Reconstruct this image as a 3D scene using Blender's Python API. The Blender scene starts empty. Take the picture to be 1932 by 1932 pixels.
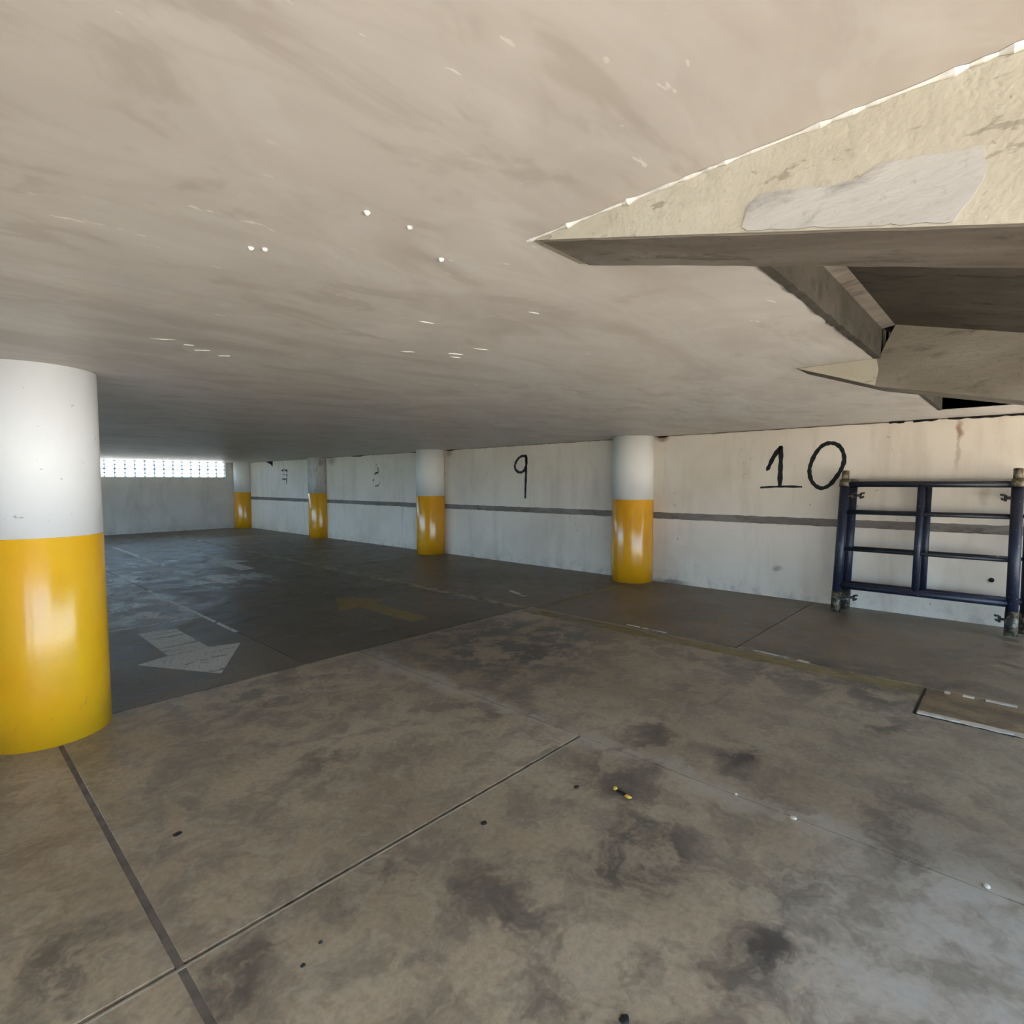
import bpy, bmesh, math, random
from mathutils import Vector, Matrix
random.seed(7)
S = bpy.context.scene
COL = S.collection

# ------------------------------------------------------------------ camera
YAW, PITCH, ROLL, FPX = 0.821963, 0.0548342, -0.0031335, 1038.91
H_CAM = 1.5
cy, sy, cp, sp = math.cos(YAW), math.sin(YAW), math.cos(PITCH), math.sin(PITCH)
fw = Vector((sy*cp, cy*cp, -sp)); rt = Vector((cy, -sy, 0)); up = rt.cross(fw)
r2 = rt*math.cos(ROLL) + up*math.sin(ROLL); u2 = up*math.cos(ROLL) - rt*math.sin(ROLL)
cam_data = bpy.data.cameras.new('camera'); cam = bpy.data.objects.new('camera', cam_data); COL.objects.link(cam)
mw = Matrix.Identity(4)
for i in range(3):
    mw[i][0], mw[i][1], mw[i][2] = r2[i], u2[i], -fw[i]
mw[2][3] = H_CAM
cam.matrix_world = mw
cam_data.sensor_width = 36.0; cam_data.lens = FPX/1932*36.0
cam_data.clip_start = 0.02; cam_data.clip_end = 500
S.camera = cam

# ------------------------------------------------------------------ sky, sun, exposure
world = bpy.data.worlds.new('world'); S.world = world; world.use_nodes = True
wn = world.node_tree; wn.nodes.clear()
wo = wn.nodes.new('ShaderNodeOutputWorld'); bg = wn.nodes.new('ShaderNodeBackground')
bg.inputs['Color'].default_value = (0.44, 0.70, 1.0, 1)      # even, hazy bright sky
bg.inputs['Strength'].default_value = 3.9
wn.links.new(bg.outputs[0], wo.inputs[0])
sun_d = bpy.data.lights.new('sun', 'SUN'); sun = bpy.data.objects.new('sun', sun_d); COL.objects.link(sun)
sun_d.energy = 22.0; sun_d.angle = math.radians(0.6); sun_d.color = (1.0, 0.90, 0.77)
sun.rotation_euler = Vector((0.30, 0.70, -1.30)).to_track_quat('-Z', 'Y').to_euler()
sun.location = (0, -10, 12)
S.view_settings.view_transform = 'Standard'; S.view_settings.look = 'None'
S.view_settings.exposure = 1.15; S.view_settings.gamma = 1.0; S.view_settings.use_curve_mapping = False
S.cycles.max_bounces = 6; S.cycles.diffuse_bounces = 3; S.cycles.glossy_bounces = 4; S.cycles.transparent_max_bounces = 16
S.cycles.sample_clamp_indirect = 8.0; S.cycles.adaptive_threshold = 0.12; S.cycles.adaptive_min_samples = 16

# ------------------------------------------------------------------ dimensions (metres)
HC = 2.165          # ceiling underside
XW = 7.49           # painted face of the right wall
YB = 19.3           # back wall face
XL, YR = -3.2, -2.6 # left wall, rear opening
BX0, BX1 = 1.176, 1.404   # first ramp beam
CX0, CX1 = 3.57, 3.80     # second ramp beam
YE = 0.605          # edge of the ceiling opening
SLOPE = 0.268
YLO = 8.5           # from here back, unseen left side opened above a parapet to add daylight
def beam_z(y): return HC - SLOPE*(1.02 - y)
def slab_z(y): return 2.352 - SLOPE*(0.62 - y)

# ------------------------------------------------------------------ material helpers
class NT:
    def __init__(s, name):
        s.m = bpy.data.materials.new(name); s.m.use_nodes = True
        s.n = s.m.node_tree.nodes; s.l = s.m.node_tree.links
        s.b = s.n['Principled BSDF']; s.out = s.n['Material Output']
        s.p = s.n.new('ShaderNodeNewGeometry').outputs['Position']
    def lk(s, a, inp):
        if hasattr(a, 'is_output'): s.l.new(a, inp)
        else:
            if inp.type == 'RGBA' and not isinstance(a, (int, float)) and len(a) == 3: a = (*a, 1)
            inp.default_value = a
    def vec(s, scale=(1,1,1), rot=(0,0,0), loc=(0,0,0), v=None):
        n = s.n.new('ShaderNodeMapping'); s.l.new(v or s.p, n.inputs[0])
        n.inputs['Scale'].default_value = scale; n.inputs['Rotation'].default_value = rot; n.inputs['Location'].default_value = loc
        return n.outputs[0]
    def noise(s, scale=1, detail=6, rough=.6, dist=0, v=None, col=False):
        n = s.n.new('ShaderNodeTexNoise'); s.l.new(v or s.p, n.inputs['Vector'])
        n.inputs['Scale'].default_value = scale; n.inputs['Detail'].default_value = min(detail, 4.5)
        n.inputs['Roughness'].default_value = rough; n.inputs['Distortion'].default_value = dist
        return n.outputs['Color' if col else 'Fac']
    def voro(s, scale=1, v=None, feat='F1', rnd=1):
        n = s.n.new('ShaderNodeTexVoronoi'); s.l.new(v or s.p, n.inputs['Vector']); n.feature = feat
        n.inputs['Scale'].default_value = scale; n.inputs['Randomness'].default_value = rnd
        return n.outputs['Distance']
    def ramp(s, f, stops, interp='LINEAR'):
        n = s.n.new('ShaderNodeValToRGB'); s.l.new(f, n.inputs[0]); e = n.color_ramp.elements; n.color_ramp.interpolation = interp
        while len(e) < len(stops): e.new(0.5)
        for k, (p, c) in zip(e, stops):
            k.position = p; k.color = (c, c, c, 1) if isinstance(c, (int, float)) else (*c, 1)
        return n.outputs[0]
    def mix(s, f, a, b, mode='MIX'):
        n = s.n.new('ShaderNodeMix'); n.data_type = 'RGBA'; n.blend_type = mode
        s.lk(f, n.inputs[0]); s.lk(a, n.inputs[6]); s.lk(b, n.inputs[7]); return n.outputs[2]
    def math(s, op, a, b=0.0, clamp=False):
        n = s.n.new('ShaderNodeMath'); n.operation = op; n.use_clamp = clamp
        s.lk(a, n.inputs[0]); s.lk(b, n.inputs[1]); return n.outputs[0]
    def sep(s, v=None):
        n = s.n.new('ShaderNodeSeparateXYZ'); s.l.new(v or s.p, n.inputs[0]); return n.outputs
    def warp(s, amt, scale, detail=4):
        n = s.n.new('ShaderNodeVectorMath'); n.operation = 'MULTIPLY_ADD'
        s.l.new(s.noise(scale, detail, .6, 0, None, True), n.inputs[0])
        n.inputs[1].default_value = (amt,)*3
        a = s.n.new('ShaderNodeVectorMath'); a.operation = 'SUBTRACT'; s.l.new(s.p, a.inputs[0]); a.inputs[1].default_value = (amt*.5,)*3
        s.l.new(a.outputs[0], n.inputs[2]); return n.outputs[0]
    def blob(s, v, c, r, soft=1.0):
        """1 inside an ellipsoid of radii r at c, fading out"""
        m = s.vec((1/r[0], 1/r[1], 1/r[2]), (0,0,0), (-c[0]/r[0], -c[1]/r[1], -c[2]/r[2]), v)
        n = s.n.new('ShaderNodeVectorMath'); n.operation = 'LENGTH'; s.l.new(m, n.inputs[0])
        mr = s.n.new('ShaderNodeMapRange'); mr.interpolation_type = 'SMOOTHSTEP'
        s.l.new(n.outputs['Value'], mr.inputs[0]); mr.inputs[1].default_value = 1.0; mr.inputs[2].default_value = 1.0 - soft
        mr.inputs[3].default_value = 0; mr.inputs[4].default_value = 1
        return mr.outputs[0]
    def bump(s, h, strength=.3, dist=.01):
        n = s.n.new('ShaderNodeBump'); s.l.new(h, n.inputs['Height']); n.inputs['Strength'].default_value = strength; n.inputs['Distance'].default_value = dist
        s.l.new(n.outputs[0], s.b.inputs['Normal'])
    def done(s, col, rough=.8, spec=.3, metal=0):
        s.lk(col, s.b.inputs['Base Color']); s.lk(rough, s.b.inputs['Roughness'])
        s.b.inputs['Specular IOR Level'].default_value = spec; s.b.inputs['Metallic'].default_value = metal
        return s.m

def mat_ceiling():
    t = NT('painted_soffit')
    v = t.vec((.62, 1.25, 1), (0, 0, math.radians(32)))
    a = t.noise(1.25, 4, .55, 1.3, v); b = t.noise(3.1, 4, .62, .6, t.vec((.7, 1.3, 1), (0, 0, math.radians(20)), (3.1, 7.7, 0)))
    base = t.ramp(a, [(.30, (.51,.455,.41)), (.45, (.585,.53,.48)), (.52, (.63,.58,.53)), (.56, (.60,.55,.50)), (.72, (.70,.655,.605))])
    base = t.mix(t.ramp(b, [(.36, .75), (.44, .15), (.58, 0)]), base, (.49,.435,.385))
    base = t.mix(t.ramp(b, [(.56, 0), (.60, .30), (.75, .5)]), base, (.66,.625,.585))
    sc = t.noise(26, 2, .5, 0, t.vec((.45, 1.2, 1), (0,0,.5)))
    base = t.mix(t.math('MULTIPLY', t.ramp(sc, [(.715, 0), (.74, 1)]), t.ramp(a, [(.48, 0), (.56, .8)])), base, (.85,.81,.74))
    t.bump(t.noise(3.6, 2, .6, 0, v), .14, .03)
    return t.done(base, .46, .35)

def mat_floor():
    t = NT('stained_concrete_floor')
    oi = t.n.new('ShaderNodeObjectInfo')
    w = t.warp(.5, 2.6, 4)
    big = t.noise(.8, 2, .6); med = t.noise(4.0, 5, .72, 0, w); fine = t.noise(36, 3, .75)
    base = t.ramp(big, [(.32, (.345,.265,.18)), (.5, (.44,.347,.243)), (.68, (.52,.42,.305))])
    base = t.mix(t.ramp(med, [(.44, 0), (.60, .72)]), base, (.205,.165,.13))
    base = t.mix(t.ramp(t.noise(7.5, 3, .7, 0, t.vec((1,1,1), (0,0,0), (7.3,2.1,4.4), w)), [(.52, 0), (.68, .55)]), base, (.46,.39,.295))
    base = t.mix(t.ramp(fine, [(.3, .28), (.6, 0)]), base, (.10,.088,.072))
    # oil and tyre stains where the photograph shows them
    stains = [((1.78,.57,0),(.22,.12,.4),.85), ((1.76,.55,0),(.42,.26,.4),.5), ((2.97,1.09,0),(.24,.17,.4),.8), ((2.93,1.55,0),(.36,.22,.4),.55), ((3.75,1.62,0),(.5,.3,.4),.45),
              ((1.14,1.75,0),(.33,.16,.4),.45), ((1.40,1.33,0),(.25,.32,.4),.5), ((1.92,1.08,0),(.45,.3,.4),.62), ((2.3,1.45,0),(.45,.35,.4),.5), ((1.42,2.77,0),(.3,.35,.4),.35),
              ((3.98,.57,0),(.28,.18,.4),.6), ((.62,1.72,0),(.22,.14,.4),.55), ((2.86,.38,0),(.55,.34,.4),.35), ((2.15,.58,0),(.4,.2,.4),.4), ((.28,2.1,0),(.22,.25,.4),.5),
              ((1.3,.85,0),(.3,.35,.4),.35), ((2.6,2.6,0),(.6,.45,.4),.35), ((4.7,1.4,0),(.85,2.6,.5),.55), ((3.75,3.5,0),(1.6,1.5,.5),.75), ((1.7,3.9,0),(1.0,.6,.4),.35), ((5.9,2.9,0),(.9,.7,.4),.5), ((6.1,6.6,0),(.9,1.3,.4),.5)]
    acc = None
    for c, r, k in stains:
        q = t.math('MULTIPLY', t.blob(w, c, r, .75), k)
        acc = q if acc is None else t.math('MAXIMUM', acc, q)
    acc = t.math('MULTIPLY', acc, t.ramp(med, [(.42, .2), (.56, 1)]))
    base = t.mix(acc, base, (.045,.04,.038))
    base = t.mix(t.math('MULTIPLY', t.blob(w, (2.1,.05,0), (1.1,.75,1), .8), t.ramp(med, [(.35, .6), (.62, .15)])), base, (.50,.495,.49))   # pool of skylight painted in, over slightly paler cement
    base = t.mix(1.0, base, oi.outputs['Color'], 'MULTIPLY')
    # worn white cement scuffs in the far lane
    wv = t.vec((1, .38, 1), (0, 0, .25), (0,0,0), w); wn_ = t.noise(3.0, 4, .75, 0, wv)
    reg = None
    for c, r in [((1.75,7.7,0),(.75,1.3,1)), ((2.1,10.2,0),(1.3,.9,1)), ((2.4,11.9,0),(1.3,.45,1)), ((3.3,8.9,0),(.9,1.0,1)), ((1.2,9.2,0),(.9,.8,1))]:
        q = t.blob(w, c, r, .5); reg = q if reg is None else t.math('MAXIMUM', reg, q)
    f = t.math('MULTIPLY', t.ramp(wn_, [(.47, 0), (.60, .85)]), reg)
    base = t.mix(f, base, (.50,.49,.46))
    # pale dust and chipped cement along the long joint
    sx, sy_, sz = t.sep(w)
    dj = t.math('ABSOLUTE', t.math('SUBTRACT', sx, 2.6)); dj = t.math('SUBTRACT', 1, t.math('MULTIPLY', dj, 9), True)
    near = t.math('LESS_THAN', sy_, 4.2)
    f = t.math('MULTIPLY', t.math('MULTIPLY', dj, near), t.ramp(med, [(.5, .7), (.64, 0)]))
    base = t.mix(f, base, (.42,.37,.31))
    t.bump(t.noise(14, 2, .7), .3, .010)
    rough = t.ramp(med, [(.35, .62), (.6, .38)])
    return t.done(base, rough, .35)

def mat_wall(name, tint=(1,1,1), dirt=.5, marks=False):
    t = NT(name)
    big = t.noise(.9, 3, .6); st = t.noise(2.6, 4, .65, .3, t.vec((1, 1.6, .28))); fine = t.noise(22, 6, .7)
    base = t.ramp(big, [(.3, (.68,.605,.51)), (.55, (.77,.70,.605)), (.75, (.81,.75,.665))])
    base = t.mix(t.ramp(st, [(.50, 0), (.72, dirt)]), base, (.57,.50,.415))
    base = t.mix(t.ramp(fine, [(.24, .5), (.36, 0)]), base, (.45,.41,.36))
    x, y, z = t.sep()
    low = t.math('MULTIPLY', t.math('SUBTRACT', 1, t.math('MULTIPLY', z, 4.5), True), t.ramp(t.noise(7, 7, .7), [(.48, 0), (.66, .6)]))
    base = t.mix(low, base, (.36,.33,.29))
    spot = t.math('MULTIPLY', t.ramp(t.noise(17, 3, .5), [(.70, 0), (.735, .8)]), t.ramp(t.noise(1.7, 2, .5), [(.5, 0), (.6, 1)]))
    base = t.mix(spot, base, (.22,.20,.18))
    if marks:
        w = t.warp(.10, 7, 4)
        for c, r, k, colr in [((7.49,.515,2.03),(.3,.045,.16),.75,(.24,.09,.045)), ((7.49,.525,1.80),(.3,.03,.25),.45,(.33,.25,.16)), ((7.49,3.93,2.13),(.3,.16,.07),.8,(.25,.15,.09)),
                              ((7.49,8.72,2.10),(.3,.12,.12),.6,(.26,.16,.10)), ((7.49,.30,1.35),(.3,.06,.2),.35,(.35,.3,.22)), ((7.49,3.75,.02),(.3,.35,.06),.7,(.14,.12,.1)),
                              ((7.49,2.30,.38),(.3,.08,.05),.6,(.2,.17,.15)), ((7.49,10.0,.95),(.3,.5,.05),.5,(.3,.28,.25)), ((7.49,13.5,2.1),(.3,.3,.2),.6,(.3,.24,.18))]:
            base = t.mix(t.math('MULTIPLY', t.blob(w, c, r, .8), k), base, colr)
    base = t.mix(1.0, base, tint, 'MULTIPLY')
    t.bump(t.noise(10, 2, .68, 0, t.vec((1,1,.5))), .25, .012)
    return t.done(base, .7, .3)

def mat_concrete(name, c0, c1, c2, stretch=(1,.35,1), pits=True):
    t = NT(name)
    v = t.vec(stretch)
    a = t.noise(2.4, 7, .65, .5, v); b = t.noise(11, 7, .7, .3, v); f = t.noise(48, 5, .7)
    base = t.ramp(a, [(.34, c0), (.52, c1), (.70, c2)])
    base = t.mix(t.ramp(b, [(.54, 0), (.66, .7)]), base, tuple(x*.62 for x in c0))
    base = t.mix(t.ramp(f, [(.25, .5), (.42, 0)]), base, tuple(x*.5 for x in c0))
    t.bump(t.noise(18, 4, .7, 0, v), .5, .012)
    return t.done(base, .85, .2)

def mat_cream():
    t = NT('peeling_cream_paint')
    v = t.vec((1, .9, 3.6)); w = t.noise(7.5, 8, .75, .4, v); a = t.noise(1.6, 5, .6)
    base = t.ramp(a, [(.32, (.46,.41,.32)), (.55, (.54,.495,.40)), (.72, (.62,.58,.495))])
    base = t.mix(t.ramp(t.noise(9, 6, .68, .4, t.vec((1,1,1.6))), [(.50, 0), (.66, .55)]), base, (.44,.395,.31))
    peel = t.ramp(w, [(.60, 0), (.635, .9)])
    base = t.mix(peel, base, (.33,.29,.225))
    base = t.mix(t.ramp(t.noise(60, 4, .6), [(.69, 0), (.73, .8)]), base, (.28,.24,.18))
    t.bump(t.noise(14, 4, .7), .5, .012)
    return t.done(base, .75, .25)

def mat_paint(name, c, c2, rough, spec=.5, chips=None, marks=False):
    t = NT(name)
    a = t.noise(2.2, 4, .55, .3, t.vec((1,1,.5))); b = t.noise(14, 6, .7)
    base = t.ramp(a, [(.35, c), (.65, c2)])
    if chips: base = t.mix(t.ramp(b, [(.66, 0), (.72, .75)]), base, chips)
    if marks: base = t.mix(t.ramp(t.noise(30, 3, .5), [(.70, 0), (.74, .6)]), base, (.38,.36,.33))
    t.bump(t.noise(16, 5, .6), .12, .006)
    return t.done(base, rough, spec)

def mat_steel(name, c, rust, amt):
    t = NT(name)
    a = t.noise(9, 6, .7, .3); b = t.noise(38, 5, .7)
    base = t.mix(t.ramp(a, [(.35, 0), (.65, 1)]), c, tuple(x*1.6 for x in c))
    base = t.mix(t.ramp(t.noise(21, 7, .75), [(amt, 0), (amt+.05, 1)]), base, rust)
    base = t.mix(t.ramp(b, [(.66, 0), (.70, .8)]), base, (.45,.44,.42))
    t.bump(b, .3, .004)
    return t.done(base, .42, .5)

def mat_worn(name, c, lo, hi, scale=4.0, stretch=(1,1,1), base=1.0, rough=.6):
    t = NT(name)
    a = t.noise(scale, 8, .72, .4, t.vec(stretch)); f = t.ramp(a, [(lo, 0), (hi, base)])
    f = t.math('MULTIPLY', f, t.ramp(t.noise(45, 4, .7), [(.30, .45), (.5, 1)]))
    t.done(t.mix(t.noise(3, 4), tuple(x*.8 for x in c), c), rough, .35)
    tr = t.n.new('ShaderNodeBsdfTransparent'); mx = t.n.new('ShaderNodeMixShader')
    t.l.new(f, mx.inputs[0]); t.l.new(tr.outputs[0], mx.inputs[1]); t.l.new(t.b.outputs[0], mx.inputs[2]); t.l.new(mx.outputs[0], t.out.inputs[0])
    return t.m

def mat_flat(name, c, rough=.7, spec=.3):
    t = NT(name); a = t.noise(12, 6, .65)
    return t.done(t.mix(t.ramp(a, [(.3, 0), (.7, 1)]), tuple(x*.7 for x in c), tuple(min(1, x*1.2) for x in c)), rough, spec)

M = dict(
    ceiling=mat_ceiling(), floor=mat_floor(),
    wall=mat_wall('white_wall_paint', (1,.95,.895), .5, True), wall_back=mat_wall('old_white_wall_paint', (.86,.86,.86), .7),
    band=mat_concrete('bare_grey_joint', (.17,.14,.115), (.23,.195,.165), (.30,.265,.23)),
    beam=mat_cream(), soffit=mat_concrete('raw_concrete', (.15,.12,.095), (.26,.225,.19), (.36,.325,.285)),
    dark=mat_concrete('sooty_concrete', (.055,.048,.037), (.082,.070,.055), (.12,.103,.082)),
    tan=mat_concrete('tan_concrete', (.16,.137,.105), (.235,.203,.16), (.31,.275,.22)),
    patch=mat_concrete('grey_repair_mortar', (.42,.39,.36), (.53,.50,.46), (.62,.59,.55)),
    plaster=mat_flat('white_plaster', (.80,.76,.70), .8),
    white=mat_paint('white_column_paint', (.86,.85,.83), (.91,.905,.89), .5, .4, None, True),
    white_old=mat_paint('aged_white_column_paint', (.76,.71,.635), (.83,.785,.715), .55, .35, None, True),
    white_stained=mat_concrete('stained_column_paint', (.42,.36,.30), (.56,.52,.47), (.66,.63,.58), (1,1,.4)),
    yellow=mat_paint('glossy_yellow_paint', (.70,.29,.008), (.78,.37,.012), .16, .55, (.62,.33,.03)),
    yellow_near=mat_paint('glossy_amber_paint', (.84,.40,.010), (.88,.50,.015), .18, .55, (.55,.36,.06), False),
    black=mat_flat('black_number_paint', (.012,.012,.012), .6),
    black_faded=mat_worn('faded_number_paint', (.05,.05,.05), .42, .56, 9, (1,1,2.5)),
    black_ghost=mat_worn('nearly_gone_number_paint', (.12,.115,.11), .50, .66, 9, (1,1,1), .6),
    steel=mat_steel('navy_steel', (.006,.009,.022), (.10,.07,.035), .62), rust=mat_steel('rusty_steel', (.045,.034,.018), (.20,.155,.085), .50),
    flecked=mat_steel('rust_flecked_steel', (.012,.012,.013), (.17,.13,.07), .50), rung=mat_steel('dark_steel', (.005,.007,.012), (.09,.07,.04), .66), pin=mat_steel('blackened_steel', (.015,.014,.012), (.08,.06,.03), .6),
    line=mat_worn('worn_yellow_line_paint', (.34,.26,.11), .28, .58, 3.0, (1,.5,1), .72), line_thin=mat_worn('rubbed_yellow_line_paint', (.50,.45,.31), .30, .52, 3.5, (1,.5,1), .8),
    arrow_white=mat_worn('worn_white_arrow_paint', (.68,.63,.55), .32, .45, 5, (.5,2.2,1), 1.0), arrow_yellow=mat_worn('faded_yellow_arrow_paint', (.36,.26,.10), .15, .42, 3, (1,1,1), .95),
    scuff=mat_worn('white_paint_remnant', (.70,.67,.61), .36, .46, 7, (1,.6,1), 1.0),
    cream_edge=mat_flat('cream_mortar', (.60,.50,.40), .85), sealant=mat_flat('dark_joint_sealant', (.17,.142,.12), .8), joint=mat_flat('dirty_joint_base', (.05,.043,.036), .9),
    lip=mat_flat('worn_cement_lip', (.37,.32,.25), .85), gap=mat_flat('black_gap', (.012,.011,.01), .9), gum=mat_flat('black_gum', (.018,.019,.018), .6), tape=mat_flat('yellow_plastic', (.75,.50,.06), .45, .5),
    lattice=mat_flat('pale_lattice_concrete', (.50,.50,.50), .8), dark_bank=mat_flat('dark_bank_green', (.05,.08,.025), .9), ground=mat_concrete('sunlit_paving', (.42,.39,.34), (.50,.47,.42), (.56,.53,.48), (1,1,1)),
)

# ------------------------------------------------------------------ mesh helpers
def obj(name, bm, mat, parent=None, smooth=False, recalc=True):
    if recalc: bmesh.ops.recalc_face_normals(bm, faces=bm.faces[:])
    me = bpy.data.meshes.new(name); bm.to_mesh(me); bm.free()
    if smooth:
        for p in me.polygons: p.use_smooth = True
    me.materials.append(mat)
    o = bpy.data.objects.new(name, me); COL.objects.link(o)
    if parent is not None: o.parent = parent; o.matrix_parent_inverse = parent_inv(parent)
    return o
def parent_inv(p):
    return (Matrix.Translation(p.location) @ p.rotation_euler.to_matrix().to_4x4()).inverted()
def empty(name, loc=(0,0,0)):
    o = bpy.data.objects.new(name, None); COL.objects.link(o); o.location = loc; o.empty_display_size = .1; return o
def tag(o, label=None, cat=None, group=None, kind=None):
    if label: o['label'] = label
    if cat: o['category'] = cat
    if group: o['group'] = group
    if kind: o['kind'] = kind
    return o
def box(bm, a, b):
    vs = [bm.verts.new((x, y, z)) for x in (a[0], b[0]) for y in (a[1], b[1]) for z in (a[2], b[2])]
    for f in ((0,1,3,2), (4,6,7,5), (0,4,5,1), (2,3,7,6), (0,2,6,4), (1,5,7,3)): bm.faces.new([vs[i] for i in f])
    return vs
def boxbm(a, b, bevel=0):
    bm = bmesh.new(); box(bm, a, b)
    if bevel: bmesh.ops.bevel(bm, geom=bm.edges[:], offset=bevel, segments=1, affect='EDGES')
    return bm
def prism(pts, to3, d0, d1):
    """closed outline pts in 2-D, extruded from d0 to d1; to3(p, d) -> xyz"""
    bm = bmesh.new()
    A = [bm.verts.new(to3(p, d0)) for p in pts]; B = [bm.verts.new(to3(p, d1)) for p in pts]; n = len(pts)
    bm.faces.new(A); bm.faces.new(B[::-1])
    for i in range(n): bm.faces.new((A[i], A[(i+1) % n], B[(i+1) % n], B[i]))
    bm.normal_update()
    bmesh.ops.triangulate(bm, faces=[f for f in bm.faces if len(f.verts) > 4])
    return bm
XY = lambda p, d: (p[0], p[1], d)
YZ = lambda p, d: (d, p[0], p[1])
def lathe(prof, cx, cy_, n=64, cap=True):
    bm = bmesh.new(); rings = []
    for r, z in prof: rings.append([bm.verts.new((cx + r*math.cos(2*math.pi*k/n), cy_ + r*math.sin(2*math.pi*k/n), z)) for k in range(n)])
    for a, b in zip(rings, rings[1:]):
        for k in range(n): bm.faces.new((a[k], a[(k+1) % n], b[(k+1) % n], b[k]))
    if cap: bm.faces.new(rings[0][::-1]); bm.faces.new(rings[-1])
    return bm
def tube(bm, a, b, r, n=14, r2=None):
    a, b = Vector(a), Vector(b); d = (b - a).normalized(); u = d.orthogonal().normalized(); v = d.cross(u); r2 = r2 or r
    A = [bm.verts.new(a + (u*math.cos(2*math.pi*k/n) + v*math.sin(2*math.pi*k/n))*r) for k in range(n)]
    B = [bm.verts.new(b + (u*math.cos(2*math.pi*k/n) + v*math.sin(2*math.pi*k/n))*r2) for k in range(n)]
    for k in range(n): bm.faces.new((A[k], A[(k+1) % n], B[(k+1) % n], B[k]))
    bm.faces.new(A[::-1]); bm.faces.new(B)
def tubebm(*args, **k):
    bm = bmesh.new(); tube(bm, *args, **k); return bm
def stroke(pts, width, x0, th=.003, closed=False, taper=.75):
    """a brush stroke on the right wall: pts are (y, z); the ribbon has thickness th and uneven width"""
    # densify with Catmull-Rom
    P = [Vector(p) for p in pts]; Q = []
    n = len(P)
    for i in range(n - 1):
        p0 = P[i-1] if i else (P[-2] if closed else P[0]); p1, p2 = P[i], P[i+1]
        p3 = P[i+2] if i + 2 < n else (P[1] if closed else P[-1])
        for s in range(5):
            t = s/5
            Q.append(.5*((2*p1) + (p2-p0)*t + (2*p0-5*p1+4*p2-p3)*t*t + (3*p1-p0-3*p2+p3)*t**3))
    Q.append(P[-1]); L, R = [], []
    m = len(Q)
    for i, q in enumerate(Q):
        d = (Q[min(i+1, m-1)] - Q[max(i-1, 0)])
        if closed and i in (0, m-1): d = Q[1] - Q[-2]
        d.normalize(); nn = Vector((-d.y, d.x))
        wv = width*.5*(1 + .12*math.sin(i*1.7) + .08*math.sin(i*.6+1))
        if not closed: wv *= taper + (1-taper)*min(1, min(i, m-1-i)/3)
        L.append(q + nn*wv); R.append(q - nn*wv)
    bm = bmesh.new()
    def V(p, x): return bm.verts.new((x, p.x, p.y))
    fl = [V(p, x0 - th) for p in L]; fr = [V(p, x0 - th) for p in R]; bl = [V(p, x0) for p in L]; br = [V(p, x0) for p in R]
    for i in range(m - 1):
        bm.faces.new((fl[i], fl[i+1], fr[i+1], fr[i])); bm.faces.new((bl[i], br[i], br[i+1], bl[i+1]))
        bm.faces.new((fl[i], bl[i], bl[i+1], fl[i+1])); bm.faces.new((fr[i], fr[i+1], br[i+1], br[i]))
    for i in (0, m-1): bm.faces.new((fl[i], fr[i], br[i], bl[i]))
    return bm

# ------------------------------------------------------------------ ground outside
g = obj('ground', boxbm((-60, -60, -.60), (60, 80, -.30)), M['ground']); tag(g, kind='structure', label='sunlit paving outside the garage')
g2 = obj('forecourt', boxbm((-40, -30, -.30), (18, YR - .02, -.02)), M['ground']); tag(g2, kind='structure', label='sunlit forecourt outside the rear opening')

g3 = obj('bounce_blocking_bank', prism([(-40, .9), (-40, -.3), (XL - .21, -.3), (XL - .21, .6)], lambda p, d: (p[0], d, p[1]), 0.5, 60), M['dark_bank']); tag(g3, kind='structure', label='unseen dark bank added to keep sunlit bounce out of the left opening')  # added out of view so the left opening passes only blue sky light
g5 = obj('side_yard', boxbm((-40, YR - .01, -.30), (XL - .21, .5, -.02)), M['ground']); tag(g5, kind='structure', label='paved yard outside the open left bay')

# ------------------------------------------------------------------ floor: base and poured slabs
floor = obj('floor', boxbm((XL - .2, YR, -.30), (XW + .25, YB + .25, -.03)), M['joint']); tag(floor, 'dirty poured concrete garage floor', kind='structure')
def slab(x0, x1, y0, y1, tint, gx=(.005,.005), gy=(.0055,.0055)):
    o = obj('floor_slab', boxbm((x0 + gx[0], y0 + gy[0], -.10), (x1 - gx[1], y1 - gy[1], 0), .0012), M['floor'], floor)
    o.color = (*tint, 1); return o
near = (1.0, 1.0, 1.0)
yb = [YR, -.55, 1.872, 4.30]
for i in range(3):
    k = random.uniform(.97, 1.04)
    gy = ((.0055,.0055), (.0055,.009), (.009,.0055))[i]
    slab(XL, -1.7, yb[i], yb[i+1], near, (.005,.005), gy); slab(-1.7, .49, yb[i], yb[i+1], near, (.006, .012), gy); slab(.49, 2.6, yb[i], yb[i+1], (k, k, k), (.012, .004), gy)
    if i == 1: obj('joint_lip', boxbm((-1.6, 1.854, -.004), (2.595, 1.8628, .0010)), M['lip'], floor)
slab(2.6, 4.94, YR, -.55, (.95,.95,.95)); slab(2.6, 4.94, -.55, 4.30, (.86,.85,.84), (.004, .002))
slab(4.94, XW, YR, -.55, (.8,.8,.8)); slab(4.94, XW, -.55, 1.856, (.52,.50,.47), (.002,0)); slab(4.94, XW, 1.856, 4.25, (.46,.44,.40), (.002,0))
yf = [4.30, 6.72, 8.88, 11.3, 13.7, 16.2, YB]
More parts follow.
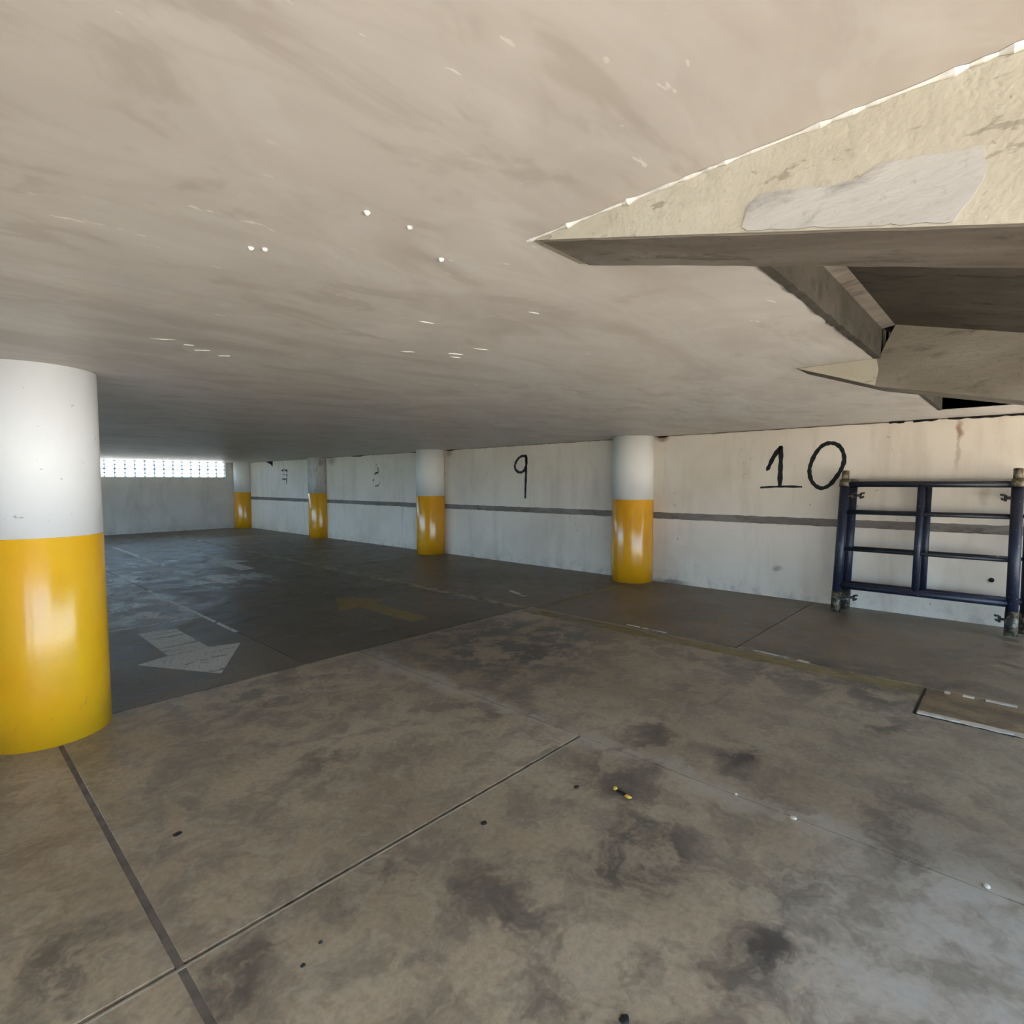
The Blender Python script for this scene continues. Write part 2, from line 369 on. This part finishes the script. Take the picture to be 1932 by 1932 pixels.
for i in range(6):
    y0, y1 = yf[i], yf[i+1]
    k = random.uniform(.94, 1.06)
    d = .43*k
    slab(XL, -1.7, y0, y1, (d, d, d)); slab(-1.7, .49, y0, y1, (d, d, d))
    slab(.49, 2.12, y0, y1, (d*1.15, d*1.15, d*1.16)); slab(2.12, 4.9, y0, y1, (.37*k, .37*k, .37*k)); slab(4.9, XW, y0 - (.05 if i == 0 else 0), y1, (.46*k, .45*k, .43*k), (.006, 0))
obj('joint_sealant', boxbm((.478, YR, -.031), (.502, 4.02, -.002)), M['sealant'], floor)
obj('joint_filler', boxbm((1.0, 6.700, -.031), (2.13, 6.722, .0015)), M['scuff'], floor)
obj('joint_filler', boxbm((1.2, 8.866, -.031), (3.5, 8.894, .0015)), M['scuff'], floor)
obj('joint_filler', boxbm((2.095, 5.75, -.031), (2.135, 8.85, .0015)), M['scuff'], floor)

# ------------------------------------------------------------------ ceiling with the ramp opening
outline = [(XL - .2, YR - .3), (BX0 + .03, YR - .3), (BX0 + .03, YE), (6.61, YE), (6.61, YR - .3), (XW + .25, YR - .3), (XW + .25, YB + .25), (XL - .2, YB + .25)]
ceil = obj('ceiling', prism(outline, XY, HC, HC + .19), M['ceiling']); tag(ceil, 'low beige painted concrete ceiling', kind='structure')
def blob_mesh(c, r, seed, flat=.5, n=10, down=False):
    rnd = random.Random(seed); bm = bmesh.new(); bmesh.ops.create_icosphere(bm, subdivisions=2, radius=1)
    for v in bm.verts:
        k = 1 + rnd.uniform(-.16, .16); v.co = Vector((v.co.x*r[0]*k, v.co.y*r[1]*k, v.co.z*r[2]*k)) + Vector(c)
    return bm
for i, (x, y, s) in enumerate([(.78,1.21,.008), (.90,1.20,.008), (1.09,1.30,.009), (.67,1.63,.008), (.70,1.61,.008)]):
    obj('plaster_nub', blob_mesh((x, y, HC), (s, s*1.1, .008), i), M['plaster'], ceil, True)
for i, (x, y, l, a) in enumerate([(.80,2.95,.10,.1), (.92,2.98,.05,.2), (1.0,3.05,.08,.1), (1.12,3.1,.06,0), (1.47,1.85,.07,.5), (1.93,2.19,.09,.2), (1.73,2.33,.07,.1), (1.68,1.44,.05,.4), (1.95,2.02,.08,.3), (1.98,2.25,.06,.2)]):
    bm = blob_mesh((0,0,0), (l*.5, .006, .003), 40+i); 
    bmesh.ops.rotate(bm, verts=bm.verts[:], cent=(0,0,0), matrix=Matrix.Rotation(a - .7, 3, 'Z')); bmesh.ops.translate(bm, verts=bm.verts[:], vec=(x, y, HC))
    obj('paint_drip', bm, M['plaster'], ceil, True)

# ------------------------------------------------------------------ right wall: concrete core, painted panels above and below the bare band
wr = obj('wall_right', boxbm((XW + .018, YR, -.1), (XW + .25, YB + .25, HC + .05)), M['band']); tag(wr, 'white painted right wall with a bare grey band', kind='structure')
def ragged_panel(y0, y1, z0, z1, rag0, rag1, seed, name='painted_panel', mat='wall', x0=XW, x1=XW+.02, step=.06):
    rnd = random.Random(seed); n = int((y1 - y0)/step); lo, hi = [], []
    for i in range(n + 1):
        y = y0 + (y1-y0)*i/n
        lo.append((y, z0 + rnd.uniform(-rag0, rag0))); hi.append((y, z1 + rnd.uniform(-rag1, rag1)))
    bm = bmesh.new()
    f = [(bm.verts.new((x0, *a)), bm.verts.new((x0, *b))) for a, b in zip(lo, hi)]; k = [(bm.verts.new((x1, *a)), bm.verts.new((x1, *b))) for a, b in zip(lo, hi)]
    for i in range(n):
        bm.faces.new((f[i][0], f[i+1][0], f[i+1][1], f[i][1])); bm.faces.new((k[i][0], k[i][1], k[i+1][1], k[i+1][0]))
        bm.faces.new((f[i][1], f[i+1][1], k[i+1][1], k[i][1])); bm.faces.new((f[i][0], k[i][0], k[i+1][0], f[i+1][0]))
    for i in (0, n): bm.faces.new((f[i][0], f[i][1], k[i][1], k[i][0]))
    return obj(name, bm, M[mat], wr)
cols_y = [4.33, 9.14, 14.06, 19.07]
edges = [YR] + cols_y + [YB]
for i in range(len(edges) - 1):
    if edges[i+1] - edges[i] < .4: continue
    ragged_panel(edges[i], edges[i+1], -.05, .945, 0, .004, 10+i)
    ragged_panel(edges[i], edges[i+1], 1.04, 2.153, .004, .004, 30+i)
# broken edge and dark gap under the ceiling
rnd = random.Random(3)
for y0, y1 in [(-.6, .62), (.70, .92), (1.0, 1.14), (3.85, 4.02), (8.55, 8.80), (9.4, 9.9), (12.0, 12.5)]:
    n = max(3, int((y1-y0)/.05)); top = [(y0 + (y1-y0)*i/n, HC + .01) for i in range(n+1)]
    bot = [(y0 + (y1-y0)*i/n, 2.156 - rnd.uniform(.002, .022)) for i in range(n+1)]
    obj('dark_gap', prism(top + bot[::-1], YZ, XW - .004, XW + .01), M['gap'], wr)
obj('broken_corner', prism([(17.57, 2.155), (17.06, 2.155), (17.085, 1.99), (17.22, 2.07)], YZ, XW - .004, XW + .01), M['gap'], wr)
obj('drill_hole', lathe([(.024, -.004), (.024, .01)], 0, 0, 14), M['gap'], wr)
dh = bpy.data.objects['drill_hole']; dh.matrix_world = Matrix.Translation((XW, .214, .472)) @ Matrix.Rotation(math.pi/2, 4, 'Y')

# ------------------------------------------------------------------ back wall with lattice opening, left wall, rear piers
GX0, GX1, GZ0 = -1.35, 6.90, 1.675
pts = [(XL - .2, -.1), (XW + .02, -.1), (XW + .02, HC + .05), (GX1, HC + .05), (GX1, GZ0), (GX0, GZ0), (GX0, HC + .05), (XL - .2, HC + .05)]
wb = obj('wall_back', prism(pts, lambda p, d: (p[0], d, p[1]), YB, YB + .22), M['wall_back']); tag(wb, 'dim whitewashed back wall under the lattice', kind='structure')
wl = obj('wall_left', prism([(-1.05, -.1), (YB + .2, -.1), (YB + .2, .7), (YLO, .7), (YLO, HC + .05), (-1.05, HC + .05)], YZ, XL - .2, XL), M['wall_back']); tag(wl, 'whitewashed wall on the far left, with an opening added to brighten the far end', kind='structure')
rear = obj('wall_rear', boxbm((XL - .2, YR - .25, -.1), (XL + .3, YR, HC + .05)), M['wall_back']); tag(rear, 'pier beside the rear opening', kind='structure')

win = empty('window_1', ((GX0 + GX1)/2, YB + .11, GZ0)); tag(win, 'bright two-row lattice block opening in the back wall', kind='structure')
BW, BH, BD = .25, .2425, .09
def lattice_mesh():
    bm = bmesh.new(); t = .007
    box(bm, (-BW/2, -BD/2, 0), (-BW/2 + t, BD/2, BH)); box(bm, (BW/2 - t, -BD/2, 0), (BW/2, BD/2, BH))
    box(bm, (-BW/2 + t, -BD/2, 0), (BW/2 - t, BD/2, t)); box(bm, (-BW/2 + t, -BD/2, BH - t), (BW/2 - t, BD/2, BH))
    for s in (-1, 1):      # stub ribs half way up the sides, and corner gussets
        a = s*(BW/2 - t); box(bm, (min(a, a - s*.022), -BD/2, BH/2 - .014), (max(a, a - s*.022), BD/2, BH/2 + .014))
        for z in (t, BH - t - .016): box(bm, (min(a, a - s*.02), -BD/2, z), (max(a, a - s*.02), BD/2, z + .016))
    me = bpy.data.meshes.new('lattice_block'); bm.to_mesh(me); bm.free(); me.materials.append(M['lattice']); return me
lm = lattice_mesh(); nb = int(round((GX1 - GX0)/BW))
for r in range(2):
    for i in range(nb):
        o = bpy.data.objects.new('lattice_block', lm); COL.objects.link(o); o.parent = win
        o.location = (GX0 + BW*(i + .5) - win.location.x, 0, r*BH + .002)

# ------------------------------------------------------------------ ramp coming down through the ceiling
ramp = empty('ramp', (2.5, 1.0, HC)); tag(ramp, 'sloping concrete ramp underside with beams cutting through the ceiling at upper right', 'ramp')
yl = YR - .3
b1 = obj('beam', prism([(1.02, HC + .002), (1.02, HC - .001), (.911, beam_z(.911)), (.3, beam_z(.3)), (yl, beam_z(yl)), (yl, HC + .3), (.5, HC + .3), (.55, HC + .002)], YZ, BX0, BX1), M['beam'], ramp)
tag(b1, 'cream painted near ramp beam with peeling paint')
# underside is bare, sooty concrete: a thin ragged skin under the beam
def underside(x0, x1, ya, yb_, n, seed, off=.004):
    rnd = random.Random(seed); bm = bmesh.new(); L, R, L2, R2 = [], [], [], []
    for i in range(n + 1):
        y = ya + (yb_-ya)*i/n; z = beam_z(y)
        a, b = x0 + .004 + rnd.uniform(-.003, .003), x1 + rnd.uniform(-.004, .004)
        L.append(bm.verts.new((a, y, z - off))); R.append(bm.verts.new((b, y, z - off))); L2.append(bm.verts.new((a, y, z + .01))); R2.append(bm.verts.new((b, y, z + .01)))
    for i in range(n):
        bm.faces.new((L[i], L[i+1], R[i+1], R[i])); bm.faces.new((L[i], L2[i], L2[i+1], L[i+1])); bm.faces.new((R[i], R[i+1], R2[i+1], R2[i])); bm.faces.new((L2[i], R2[i], R2[i+1], L2[i+1]))
    for i in (0, n): bm.faces.new((L[i], R[i], R2[i], L2[i]))
    return bm
obj('beam_underside', underside(BX0, BX1, .985, yl, 70, 5), M['soffit'], b1)
# ragged white plaster seam along ceiling and beam
rnd = random.Random(11); bm = bmesh.new(); n = 90; ring = []
for i in range(n + 1):
    y = 1.03 - 1.6*i/n; r = .0025 + .0035*rnd.random() + (.004 if rnd.random() > .85 else 0)
    c = Vector((BX0 - .002, y, HC - .001))
    ring.append([bm.verts.new(c + Vector((-r*1.2*math.sin(a), 0, -r*math.cos(a)))) for a in (-.9, 0, .5, 1.0, 1.6)])
for a, b in zip(ring, ring[1:]):
    for k in range(4): bm.faces.new((a[k], a[k+1], b[k+1], b[k]))
obj('plaster_seam', bm, M['plaster'], b1)
pp = [(.433,1.991), (.444,2.023), (.438,2.045), (.425,2.066), (.404,2.074), (.37,2.068), (.278,2.045), (.24,2.040), (.198,2.056), (.065,2.030), (.061,1.987), (.088,1.939), (.100,1.915)]
ppb = [(.15, beam_z(.15)+.004), (.30, beam_z(.30)+.004), (.40, beam_z(.40)+.003)]
def rough_outline(pts, seed, amp):
    rnd = random.Random(seed); out = []
    for i, a in enumerate(pts):
        b = pts[(i+1) % len(pts)]; n = max(1, int(math.hypot(b[0]-a[0], b[1]-a[1])/.012))
        for k in range(n):
            t = k/n; out.append((a[0]+(b[0]-a[0])*t + rnd.uniform(-amp, amp), a[1]+(b[1]-a[1])*t + rnd.uniform(-amp, amp)))
    return [(y, max(z, beam_z(y) + .003)) for y, z in out]
obj('mortar_patch', prism(rough_outline([(y, max(z, beam_z(y)+.004)) for y, z in pp] + ppb, 4, .0022), YZ, BX0 - .003, BX0 + .005), M['patch'], b1)
# second beam
b2 = obj('beam', prism([(1.01, HC + .002), (1.01, HC - .002), (.607, 2.012), (0, beam_z(0) - .02), (yl, beam_z(yl) - .02), (yl, beam_z(yl) + .4), (.5, 2.4), (.6, HC + .002)], YZ, CX0, CX1), M['tan'], ramp)
tag(b2, 'tan far ramp beam')
wedge = [(1.006, HC - .003), (.99, HC - .008), (.615, 2.019), (.600, 2.10), (.612, HC - .001)]
obj('cream_wedge', prism(wedge, YZ, CX0 - .003, CX0 + .004), M['beam'], b2)
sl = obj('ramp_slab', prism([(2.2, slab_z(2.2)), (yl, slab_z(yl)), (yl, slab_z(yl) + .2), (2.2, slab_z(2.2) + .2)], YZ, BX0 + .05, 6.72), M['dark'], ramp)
rnd = random.Random(8)
pts = []; n = 40
low = [(BX1 - .05 + (CX0 + .1 - BX1)*i/n, HC - .001 - rnd.uniform(0, .010)*(1 if i < n*.75 else .3)) for i in range(n + 1)]
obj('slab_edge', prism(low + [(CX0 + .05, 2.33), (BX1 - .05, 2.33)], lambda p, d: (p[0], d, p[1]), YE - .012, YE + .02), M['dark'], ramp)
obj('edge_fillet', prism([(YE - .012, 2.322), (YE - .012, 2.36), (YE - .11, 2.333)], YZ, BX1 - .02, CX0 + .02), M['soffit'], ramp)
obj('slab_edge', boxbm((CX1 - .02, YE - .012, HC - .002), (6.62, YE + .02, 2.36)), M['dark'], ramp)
obj('side_upstand', prism([(YE, HC + .004), (yl, HC + .004), (yl, HC + .5), (YE, HC + .5)], YZ, 6.61, 6.72), M['soffit'], ramp)

# ------------------------------------------------------------------ columns
def column(x, y, r, band, label, white='white', yellow='yellow', group='round yellow and white columns'):
    c = empty('column', (x, y, 0)); tag(c, label, 'column', group)
    obj('white_shaft', lathe([(r, band), (r, HC + .02)], x, y), M[white], c, False)
    obj('yellow_base', lathe([(r + .003, -.02), (r + .0035, .3), (r + .003, band - .004), (r + .001, band)], x, y), M[yellow], c, False)
    for o in c.children:
        for p in o.data.polygons: p.use_smooth = len(p.vertices) == 4
    return c
column(.48, 4.30, .306, 1.193, 'large yellow and white round column nearest the camera, at the left edge', 'white', 'yellow_near')
column(7.34, 4.33, .302, 1.23, 'round yellow and white column between the painted 9 and 10', 'white_old')
column(7.32, 9.14, .298, 1.212, 'second round column along the right wall, just left of the painted 9', 'white_old')
column(7.42, 14.06, .285, 1.207, 'round column with grey stained top, third along the right wall', 'white_stained')
column(7.38, 19.07, .30, 1.181, 'farthest round column, standing in the back corner beside the lattice', 'white_old')

# ------------------------------------------------------------------ painted numbers on the right wall
XP = XW - .0005
def number(label, strokes, loc, mat):
    e = empty('painted_number', loc); tag(e, label, 'number')
    for nm, parts in strokes:
        bms = bmesh.new()
        for pts, w, closed in parts:
            b = stroke(pts, w, XP, .002 , closed); me = bpy.data.meshes.new('t'); b.to_mesh(me); b.free(); bms.from_mesh(me); bpy.data.meshes.remove(me)
        obj(nm, bms, M[mat], e)
    return e
one = [([(2.459,1.657), (2.432,1.671), (2.372,1.805), (2.287,1.935)], .052, False), ([(2.287,1.945), (2.282,1.802), (2.285,1.616), (2.288,1.43)], .056, False), ([(2.527,1.414), (2.391,1.424), (2.215,1.429), (2.025,1.426)], .026, False)]
zero = [([(1.734,1.954), (1.82,1.919), (1.89,1.824), (1.936,1.701), (1.947,1.611), (1.923,1.503), (1.864,1.432), (1.8,1.411), (1.722,1.45), (1.647,1.555), (1.596,1.658), (1.575,1.761), (1.601,1.866), (1.656,1.932), (1.734,1.954)], .046, True)]
number('black hand-painted number 10 on the white wall above the scaffold frames', [('digit_one', one), ('digit_zero', zero)], (XP, 2.0, 1.41), 'black')
nine = [([(6.640,1.965), (6.733,1.959), (6.828,1.897), (6.883,1.798), (6.859,1.717), (6.767,1.671), (6.673,1.694), (6.613,1.78), (6.596,1.891), (6.620,1.99)], .046, False), ([(6.625,1.985), (6.608,1.86), (6.614,1.619), (6.624,1.396), (6.631,1.197)], .048, False)]
number('black hand-painted number 9 on the white wall', [('digit_nine', nine)], (XP, 6.7, 1.2), 'black')
seven = [([(16.475,1.866), (16.3,1.865), (16.10,1.862)], .06, False), ([(16.39,1.741), (16.25,1.735), (16.118,1.73)], .03, False), ([(16.444,1.609), (16.3,1.60), (16.125,1.60)], .05, False), ([(16.115,1.885), (16.12,1.689), (16.16,1.452)], .06, False)]
number('faded black number 7 on the far wall', [('digit_seven', seven)], (XP, 16.3, 1.45), 'black_faded')
eight = [([(11.482,1.686), (11.525,1.812), (11.433,1.941), (11.321,1.808), (11.317,1.729), (11.213,1.578), (11.315,1.425), (11.449,1.408), (11.536,1.50), (11.482,1.686)], .035, True)]
e8 = number('almost worn away number 8 on the wall between columns', [('digit_eight', eight)], (XP, 11.4, 1.4), 'black_ghost')
for pts, w in [([(11.482,1.686), (11.411,1.718), (11.317,1.729)], .05), ([(11.449,1.408), (11.38,1.41), (11.315,1.435)], .03)]:
    obj('paint_smudge', stroke(pts, w, XP, .003), M['black_faded'], e8)

# ------------------------------------------------------------------ floor paint
def plate(name, pts, mat, label=None, cat=None, group=None, z=.0015):
    bm = prism(pts, XY, -.004, z); o = obj(name, bm, M[mat])
    if label: tag(o, label, cat, group)
    return o
def strip(x0, y0, x1, y1, w):
    d = Vector((x1-x0, y1-y0)).normalized(); n = Vector((-d.y, d.x))*w/2
    return [(x0+n.x, y0+n.y), (x1+n.x, y1+n.y), (x1-n.x, y1-n.y), (x0-n.x, y0-n.y)]
plate('painted_line', strip(4.83, -2.5, 4.79, 4.22, .19), 'line', 'worn yellow lane line running from the concrete hatch to the near bay', 'floor line')
plate('painted_line', strip(4.83, 4.24, 4.89, 18.2, .13), 'line_thin', 'long pale lane line running away to the far wall', 'floor line')
plate('painted_line', strip(4.92, 4.17, 7.04, 4.25, .08), 'line', 'faint yellow bay line leading to the column between 9 and 10', 'floor line')
plate('painted_line', strip(4.98, 9.0, 7.02, 9.16, .07), 'line_thin', 'faint yellow bay line leading to the second wall column', 'floor line')
plate('painted_line', strip(4.98, 14.0, 7.1, 14.08, .09), 'line_thin', 'faint bay line leading to the column with the stained top', 'floor line')
plate('painted_line', strip(2.95, 11.3, 3.05, 15.5, .10), 'scuff', 'short pale line left of the far white arrow', 'floor line')
plate('painted_arrow', [(1.42,6.40), (1.742,6.385), (1.742,5.42), (1.99,5.33), (1.56,4.58), (1.165,5.30), (1.412,5.40)], 'arrow_white', 'worn white floor arrow pointing towards the camera beside the near column', 'floor arrow')
plate('painted_arrow', [(3.555,4.80), (3.785,4.80), (3.80,5.90), (4.02,5.95), (3.64,6.52), (3.28,5.80), (3.56,5.83)], 'arrow_yellow', 'faded yellow floor arrow pointing away, in the middle of the lane', 'floor arrow')
plate('painted_arrow', [(3.70,9.78), (3.95,9.84), (3.97,10.78), (4.25,10.80), (3.925,11.70), (3.42,10.97), (3.70,10.85)], 'arrow_white', 'far white floor arrow pointing away towards the lattice', 'floor arrow')
plate('paint_remnant', strip(4.99, 1.83, 4.95, 1.25, .035), 'scuff', 'short white paint streak at the end of the dark floor joint', 'paint mark', None, .002)
plate('paint_remnant', strip(5.00, 3.0, 4.98, 2.55, .03), 'scuff', 'short white paint streak inside the near bay', 'paint mark', None, .002)
plate('paint_remnant', strip(5.5, 5.15, 5.35, 4.75, .06), 'scuff', 'small white paint scrape on the dark bay floor in front of the 9', 'paint mark', None, .002)

# ------------------------------------------------------------------ concrete hatch in the floor at right
hx0, hx1, hy0, hy1 = 4.33, 4.88, -.75, .47
hatch = empty('floor_hatch', (4.6, 0, 0)); tag(hatch, 'cement floor hatch with cream broken mortar edges at the right', 'hatch')
obj('cover', boxbm((hx0 + .02, hy0, -.05), (hx1 - .02, hy1 - .02, .004), .002), M['floor'], hatch).color = (.62, .54, .40, 1)
obj('slot', boxbm((hx0 - .02, hy1 - .008, -.02), (hx1, hy1 + .008, .003)), M['gap'], hatch)
def mortar(x, y0, y1, w, seed, hgt):
    rnd = random.Random(seed); n = max(2, int((y1-y0)/.035)); a, b = [], []
    for i in range(n + 1):
        y = y0 + (y1-y0)*i/n; a.append((x - w*rnd.uniform(.3, .65), y)); b.append((x + w*rnd.uniform(.3, .65), y))
    return prism(a + b[::-1], XY, -.02, hgt)
obj('mortar_edge', mortar(hx0 + .005, hy0, hy1 - .015, .045, 1, .012), M['cream_edge'], hatch)
for y0, y1, s in [(-.7, -.1, 2), (-.02, .14, 3), (.2, .26, 4), (.33, .36, 5)]:
    obj('mortar_edge', mortar(hx1 - .01, y0, y1, .03, s, .012), M['cream_edge'], hatch)
obj('edge_gap', mortar(hx0 - .022, hy0, hy1, .014, 9, .002), M['gap'], hatch)

# ------------------------------------------------------------------ scaffold frames leaning on the right wall
def frame(label, xb, xt, y0, y1, zt, rp, rb, rr, stubs, nudge):
    """y0 near post, y1 far post; leans from (xb, z 0) to (xt, zt)"""
    e = empty('scaffold_frame', ((xb), (y0 + y1)/2, 0)); tag(e, label, 'scaffold', 'steel scaffold frames leaning on the right wall')
    d = Vector((xt - xb, 0, zt)).normalized(); Ls = math.hypot(xt - xb, zt)
    def P(y, s): return Vector((xb, y, .012)) + d*s
    for y in (y1, y0):
        post = obj('post', tubebm(P(y, .13), P(y, Ls*.90), rp), M['steel'], e, False)
        obj('foot_socket', tubebm(P(y, .01), P(y, .24), rp + .003), M['flecked'], post)
        obj('top_collar', tubebm(P(y, Ls*.885), P(y, Ls*.935), rp + .008), M['rust'], post)
        if stubs: obj('coupling_stub', tubebm(P(y, Ls*.93), P(y, Ls), rp*.8), M['rust'], post)
        sgn = -1 if y == y1 else 1
        for s in (.16, Ls*.82):
            bm = bmesh.new(); c = P(y, s)
            tube(bm, c + Vector((-rp*.3, 0, 0)), c + Vector((-.02, sgn*.085, .005)), .014, 8); tube(bm, c + Vector((-.02, sgn*.085, .03)), c + Vector((-.02, sgn*.085, -.03)), .012, 8)
            tube(bm, c + Vector((-.02, sgn*.085, .028)), c + Vector((-.02, sgn*.125, .035)), .010, 8); tube(bm, c + Vector((-.02, sgn*.10, -.02)), c + Vector((-.02, sgn*.115, 0)), .010, 8)
            obj('lock_pin', bm, M['pin'], post)
    obj('top_bar', tubebm(P(y1, Ls*.905), P(y0, Ls*.905), rb), M['rung'], e)
    obj('bottom_bar', tubebm(P(y1, .315), P(y0, .315), rb*1.1), M['steel'], e)
    ym = (y0 + y1)/2 + nudge
    obj('middle_post', tubebm(P(ym, .30), P(ym, Ls*.90), rb), M['steel'], e)
    for s in (.73, 1.15): obj('rung', tubebm(P(y1, s), P(y0, s), rr), M['rung'], e)
    for o in list(e.children) + [g for c in e.children for g in c.children]:
        for p in o.data.polygons: p.use_smooth = len(p.vertices) == 4
frame('front navy steel scaffold frame leaning on the wall below the 10', 6.99, 7.30, .045, 1.515, 1.60, .048, .033, .021, True, .02)
frame('rear navy steel scaffold frame tucked between the front frame and wall', 7.16, 7.435, -.055, 1.458, 1.60, .046, .031, .019, False, .05)

# ------------------------------------------------------------------ small litter and spots on the floor
tp = empty('torn_wrapper', (2.237, 1.365, 0)); tag(tp, 'small torn yellow and black plastic scrap lying on the floor', 'litter')
def scrap(c, r, seed): return blob_mesh(c, r, seed)
obj('yellow_end', scrap((2.246, 1.408, .008), (.013, .011, .007), 1), M['tape'], tp, True)
obj('yellow_end', scrap((2.226, 1.325, .008), (.012, .020, .006), 2), M['tape'], tp, True)
obj('black_strip', scrap((2.240, 1.365, .005), (.009, .035, .005), 3), M['gum'], tp, True)
spots = [(.69, 2.60, .019, 'black gum spot on the left floor slab near the column'), (1.63, 1.69, .016, 'black gum spot just right of the long diagonal joint'), (1.277, .765, .017, 'black gum spot at the bottom edge of the picture'),
         (2.14, 1.56, .013, 'small black gum spot left of the yellow scrap'), (.83, 1.63, .007, 'tiny black speck right of the joint crossing'), (.75, 1.59, .008, 'small black speck closest to the joint crossing')]
for i, (x, y, r, lab) in enumerate(spots):
    tag(obj('gum_spot', blob_mesh((x, y, .001), (r, r*.8, .005), 60+i), M['gum'], None, True), lab, 'spot')
for i, (x, y, r, lab) in enumerate([(2.62, .05, .009, 'white pebble near the right edge of the floor'), (2.585, .70, .011, 'pale cement chip lying on the long joint'), (2.60, .96, .008, 'small pale chip farther along the long joint')]):
    tag(obj('cement_chip', blob_mesh((x, y, .005), (r, r*1.3, .007), 80+i), M['cream_edge'], None, False), lab, 'rubble')
